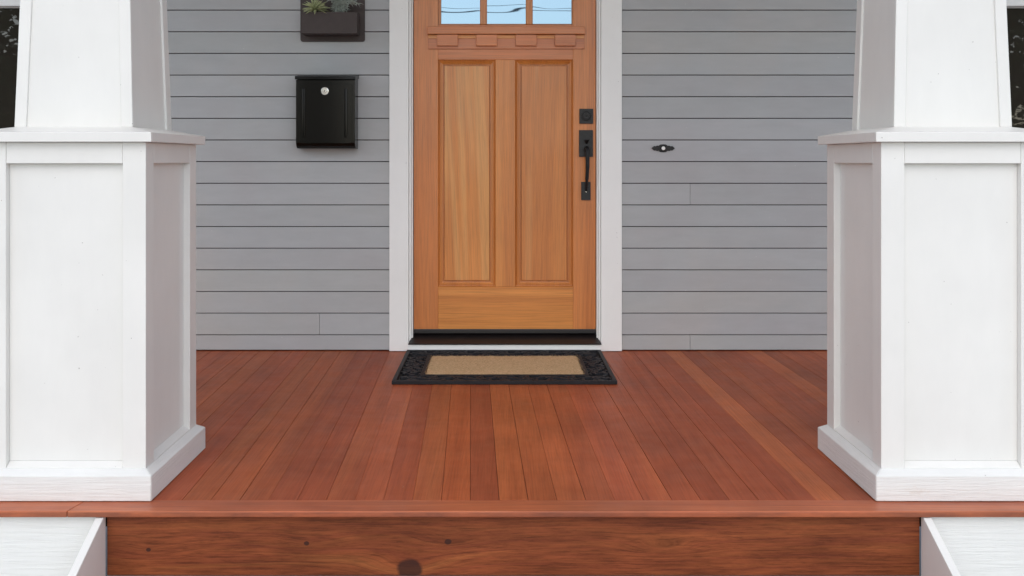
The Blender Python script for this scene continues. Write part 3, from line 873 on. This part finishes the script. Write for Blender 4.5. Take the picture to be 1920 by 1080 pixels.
def ribbon(p2, wd, z0=0.0051, z1=HM - 0.001):
    n0 = len(vs); m_ = len(p2)
    for i, p in enumerate(p2):
        t = (p2[min(i + 1, m_ - 1)] - p2[max(i - 1, 0)]); t.normalize()
        nn = Vector((-t.y, t.x))
        w_ = wd(i / (m_ - 1)) if callable(wd) else wd
        dz = (hash((n0, i)) % 7) * 0.00004
        for s_, z in ((-1, z0), (-0.72, z1 + dz), (0.72, z1 + dz), (1, z0)):
            vs.append((p.x + nn.x * w_ * s_, p.y + nn.y * w_ * s_, z))
    for i in range(m_ - 1):
        for j in range(3):
            fs.append((n0 + 4 * i + j, n0 + 4 * i + 4 + j, n0 + 4 * i + 5 + j, n0 + 4 * i + 1 + j))
    fs.append((n0, n0 + 1, n0 + 2, n0 + 3)); e = n0 + 4 * (m_ - 1); fs.append((e + 3, e + 2, e + 1, e))
def curl(c_, r0, a0, turns, sgn, wd):
    p2 = []
    for i in range(15):
        t = i / 14
        r = r0 * (1 - 0.72 * t); a = a0 + sgn * turns * 2 * math.pi * t
        p2.append(Vector((c_.x + r * math.cos(a), c_.y + r * math.sin(a))))
    ribbon(p2, wd)
def leaf2(p, a, L, wd, z):
    p2 = [p + Vector((math.cos(a + 0.5 * t), math.sin(a + 0.5 * t))) * L * t for t in [i / 7 for i in range(8)]]
    ribbon(p2, lambda t: wd * math.sin(math.pi * (0.12 + 0.86 * t)) + 0.0006, 0.0051, z)
def band(p0, p1, half, n):
    d_ = (p1 - p0); L = d_.length; d_.normalize(); nn = Vector((-d_.y, d_.x))
    # vine
    m_ = n * 10
    ribbon([p0 + d_ * L * i / m_ + nn * half * 0.42 * math.sin(math.pi * i / 10 + 0.5) for i in range(m_ + 1)], 0.0070)
    for k in range(n):
        s = 1 if k % 2 else -1
        base = p0 + d_ * L * (k + 0.5) / n
        a = math.atan2(d_.y, d_.x)
        curl(base - nn * half * 0.25 * s + d_ * rnd.uniform(-0.006, 0.006), half * 0.58, a + (math.pi / 2) * s, 1.15, s, 0.0060)
        leaf2(base + nn * half * 0.30 * s - d_ * 0.01, a + s * 0.85, half * 0.95, 0.0115, HM - 0.0022)
        leaf2(base + nn * half * 0.32 * s, a + math.pi - s * 0.7, half * 0.9, 0.0105, HM - 0.0026)
        leaf2(base - nn * half * 0.5 * s + d_ * L / n * 0.45, a + math.pi * 0.5 * s + 0.3, half * 0.8, 0.0090, HM - 0.003)
        leaf2(base - nn * half * 0.85 * s + d_ * L / n * 0.2, a + 0.2, half * 0.7, 0.0075, HM - 0.003)
        leaf2(base - nn * half * 0.85 * s - d_ * L / n * 0.2, a + math.pi - 0.2, half * 0.7, 0.0075, HM - 0.0034)
yf_, yk_ = (mY0 + 0.018 + cY0 - 0.016) / 2, (mY1 - 0.018 + cY1 + 0.016) / 2
xl_, xr_ = (mX0 + 0.018 + cX0 - 0.020) / 2, (mX1 - 0.018 + cX1 + 0.020) / 2
hw = 0.046
band(Vector((mX0 + 0.03, yf_)), Vector((mX1 - 0.03, yf_)), hw, 9)
band(Vector((mX1 - 0.03, yk_)), Vector((mX0 + 0.03, yk_)), hw, 9)
band(Vector((xl_, cY1 - 0.01)), Vector((xl_, cY0 + 0.01)), hw, 5)
band(Vector((xr_, cY0 + 0.01)), Vector((xr_, cY1 - 0.01)), hw, 5)
tag(emit('scrollwork', vs, fs, RUBBER, mat_), kind='stuff')
# coir pad with a slightly ragged edge
nx, ny = 90, 50
vs, fs = [], []
for j in range(ny + 1):
    for i in range(nx + 1):
        u_, v_ = i / nx, j / ny
        x = cX0 + (cX1 - cX0) * u_; y = cY0 + (cY1 - cY0) * v_
        edge = i in (0, nx) or j in (0, ny)
        if edge:
            x += rnd.uniform(-0.0025, 0.0025); y += rnd.uniform(-0.002, 0.002)
        if i == nx and j in (9, 10, 11): x += 0.009
        vs.append((x, y, 0.008 if edge else HM - 0.001 + rnd.uniform(-0.0011, 0.0011)))
for j in range(ny):
    for i in range(nx):
        a = j * (nx + 1) + i
        fs.append((a, a + 1, a + nx + 2, a + nx + 1))
emit('coir_pad', vs, fs, COIR, mat_, 0, True)

vs, fs = [], []
for i in range(5200):
    x = rnd.uniform(cX0, cX1); y = rnd.uniform(cY0, cY1)
    if i % 9 == 0:
        e_ = rnd.randrange(4)
        if e_ == 0: x = cX0
        elif e_ == 1: x = cX1 + (0.006 if cY0 + 0.06 < y < cY0 + 0.10 else 0)
        elif e_ == 2: y = cY0
        else: y = cY1
    a = rnd.uniform(0, 6.283); L = rnd.uniform(0.004, 0.010)
    dx_, dy_ = math.cos(a) * L, math.sin(a) * L
    n0 = len(vs)
    z = HM - 0.0005
    vs += [(x - dy_ * 0.07, y + dx_ * 0.07, z), (x + dy_ * 0.07, y - dx_ * 0.07, z), (x + dx_, y + dy_, z + rnd.uniform(0.0005, 0.004))]
    fs.append((n0, n0 + 1, n0 + 2))
tag(emit('coir_fibres', vs, fs, COIR, mat_), kind='stuff')

# ------------------------------------------------------------------ front garden, seen mirrored in the glass
def tree(x, y, h, rad, label, seed):
    r_ = random.Random(seed)
    t = root('tree', (x, y, GROUND), label, 'tree', 'front garden trees')
    b = Vector((x, y, GROUND))
    top = b + Vector((r_.uniform(-.2, .2), r_.uniform(-.2, .2), h * 0.62))
    tube('trunk', spline([b, b + Vector((0.06, 0.03, h * 0.25)), top], 6), [0.17 - 0.008 * i for i in range(13)], TRUNK, t, 10)
    cc = b + Vector((0, 0, h * 0.58))
    for i in range(6):
        a = i * 1.05 + r_.uniform(-.2, .2)
        s_ = b + Vector((0, 0, h * (0.28 + 0.05 * i)))
        e = s_ + Vector((math.cos(a) * rad * 0.7, math.sin(a) * rad * 0.7, h * 0.16))
        tube('limb', spline([s_, (s_ + e) / 2 + Vector((0, 0, 0.12)), e], 5), [0.07 - 0.005 * i_ for i_ in range(11)], TRUNK, t, 7)
    vs, fs = [], []
    cl = []
    for i in range(85):
        while True:
            v = Vector((r_.uniform(-1, 1), r_.uniform(-1, 1), r_.uniform(-1, 1)))
            if 0.35 < v.length < 1: break
        cl.append((cc + Vector((v.x * rad, v.y * rad, v.z * h * 0.44)), r_.uniform(0.35, 0.75)))
    for c_, cr in cl:
        for i in range(120):
            v = Vector((r_.gauss(0, 1), r_.gauss(0, 1), r_.gauss(0, 1))).normalized() * cr * r_.uniform(0.4, 1.0) + c_
            if v.z < GROUND + 0.1: continue
            ax = Vector((r_.uniform(-1, 1), r_.uniform(-1, 1), r_.uniform(-0.6, 0.4))).normalized()
            sd_ = ax.cross(Vector((r_.uniform(-1, 1), r_.uniform(-1, 1), 1))).normalized()
            L = r_.uniform(0.15, 0.26)
            n0 = len(vs)
            vs += [v, v + ax * L * 0.5 + sd_ * L * 0.28, v + ax * L, v + ax * L * 0.5 - sd_ * L * 0.28]
            fs.append((n0, n0 + 1, n0 + 2, n0 + 3))
    me = bpy.data.meshes.new('crown'); me.from_pydata([tuple(q - b) for q in vs], [], fs); me.materials.append(LEAF)
    o = bpy.data.objects.new('crown', me)
    link(o, b, t)
    tag(o, kind='stuff')
tree(-7.2, -9.0, 5.2, 2.3, 'leafy tree on the lawn mirrored in the left window', 3)
tree(7.9, -9.2, 5.4, 2.3, 'leafy tree on the lawn mirrored in the right window', 5)
YC = -20.0
for (za, zb2, lab) in ((4.72, 4.78, 'lower overhead cable mirrored in the door panes'), (4.86, 4.84, 'upper overhead cable mirrored in the door panes')):
    pts = [Vector((x, YC, za + (zb2 - za) * (x + 18) / 36 + 0.0016 * (x * x - 4))) for x in range(-18, 19, 1)]
    cb = root('overhead_cable', (0, YC, za), lab, 'cable', 'cables along the street')
    tube('strand', pts, 0.013 if za < 4.8 else 0.007, CABLE, cb, 6)
for x in (-18.0, 18.0):
    pole = root('utility_pole', (x, YC, GROUND), 'wooden utility pole at the %s end of the cables' % ('left' if x < 0 else 'right'), 'pole', 'utility poles')
    tube('post', [(x, YC + 0.15, GROUND), (x, YC + 0.13, 3), (x, YC + 0.12, 7.5)], [0.14, 0.13, 0.11], TRUNK, pole, 10)
    box('crossarm', x - 0.06, x + 0.06, YC - 0.9, YC + 0.9, 6.7, 6.82, TRUNK, pole, 0.005)
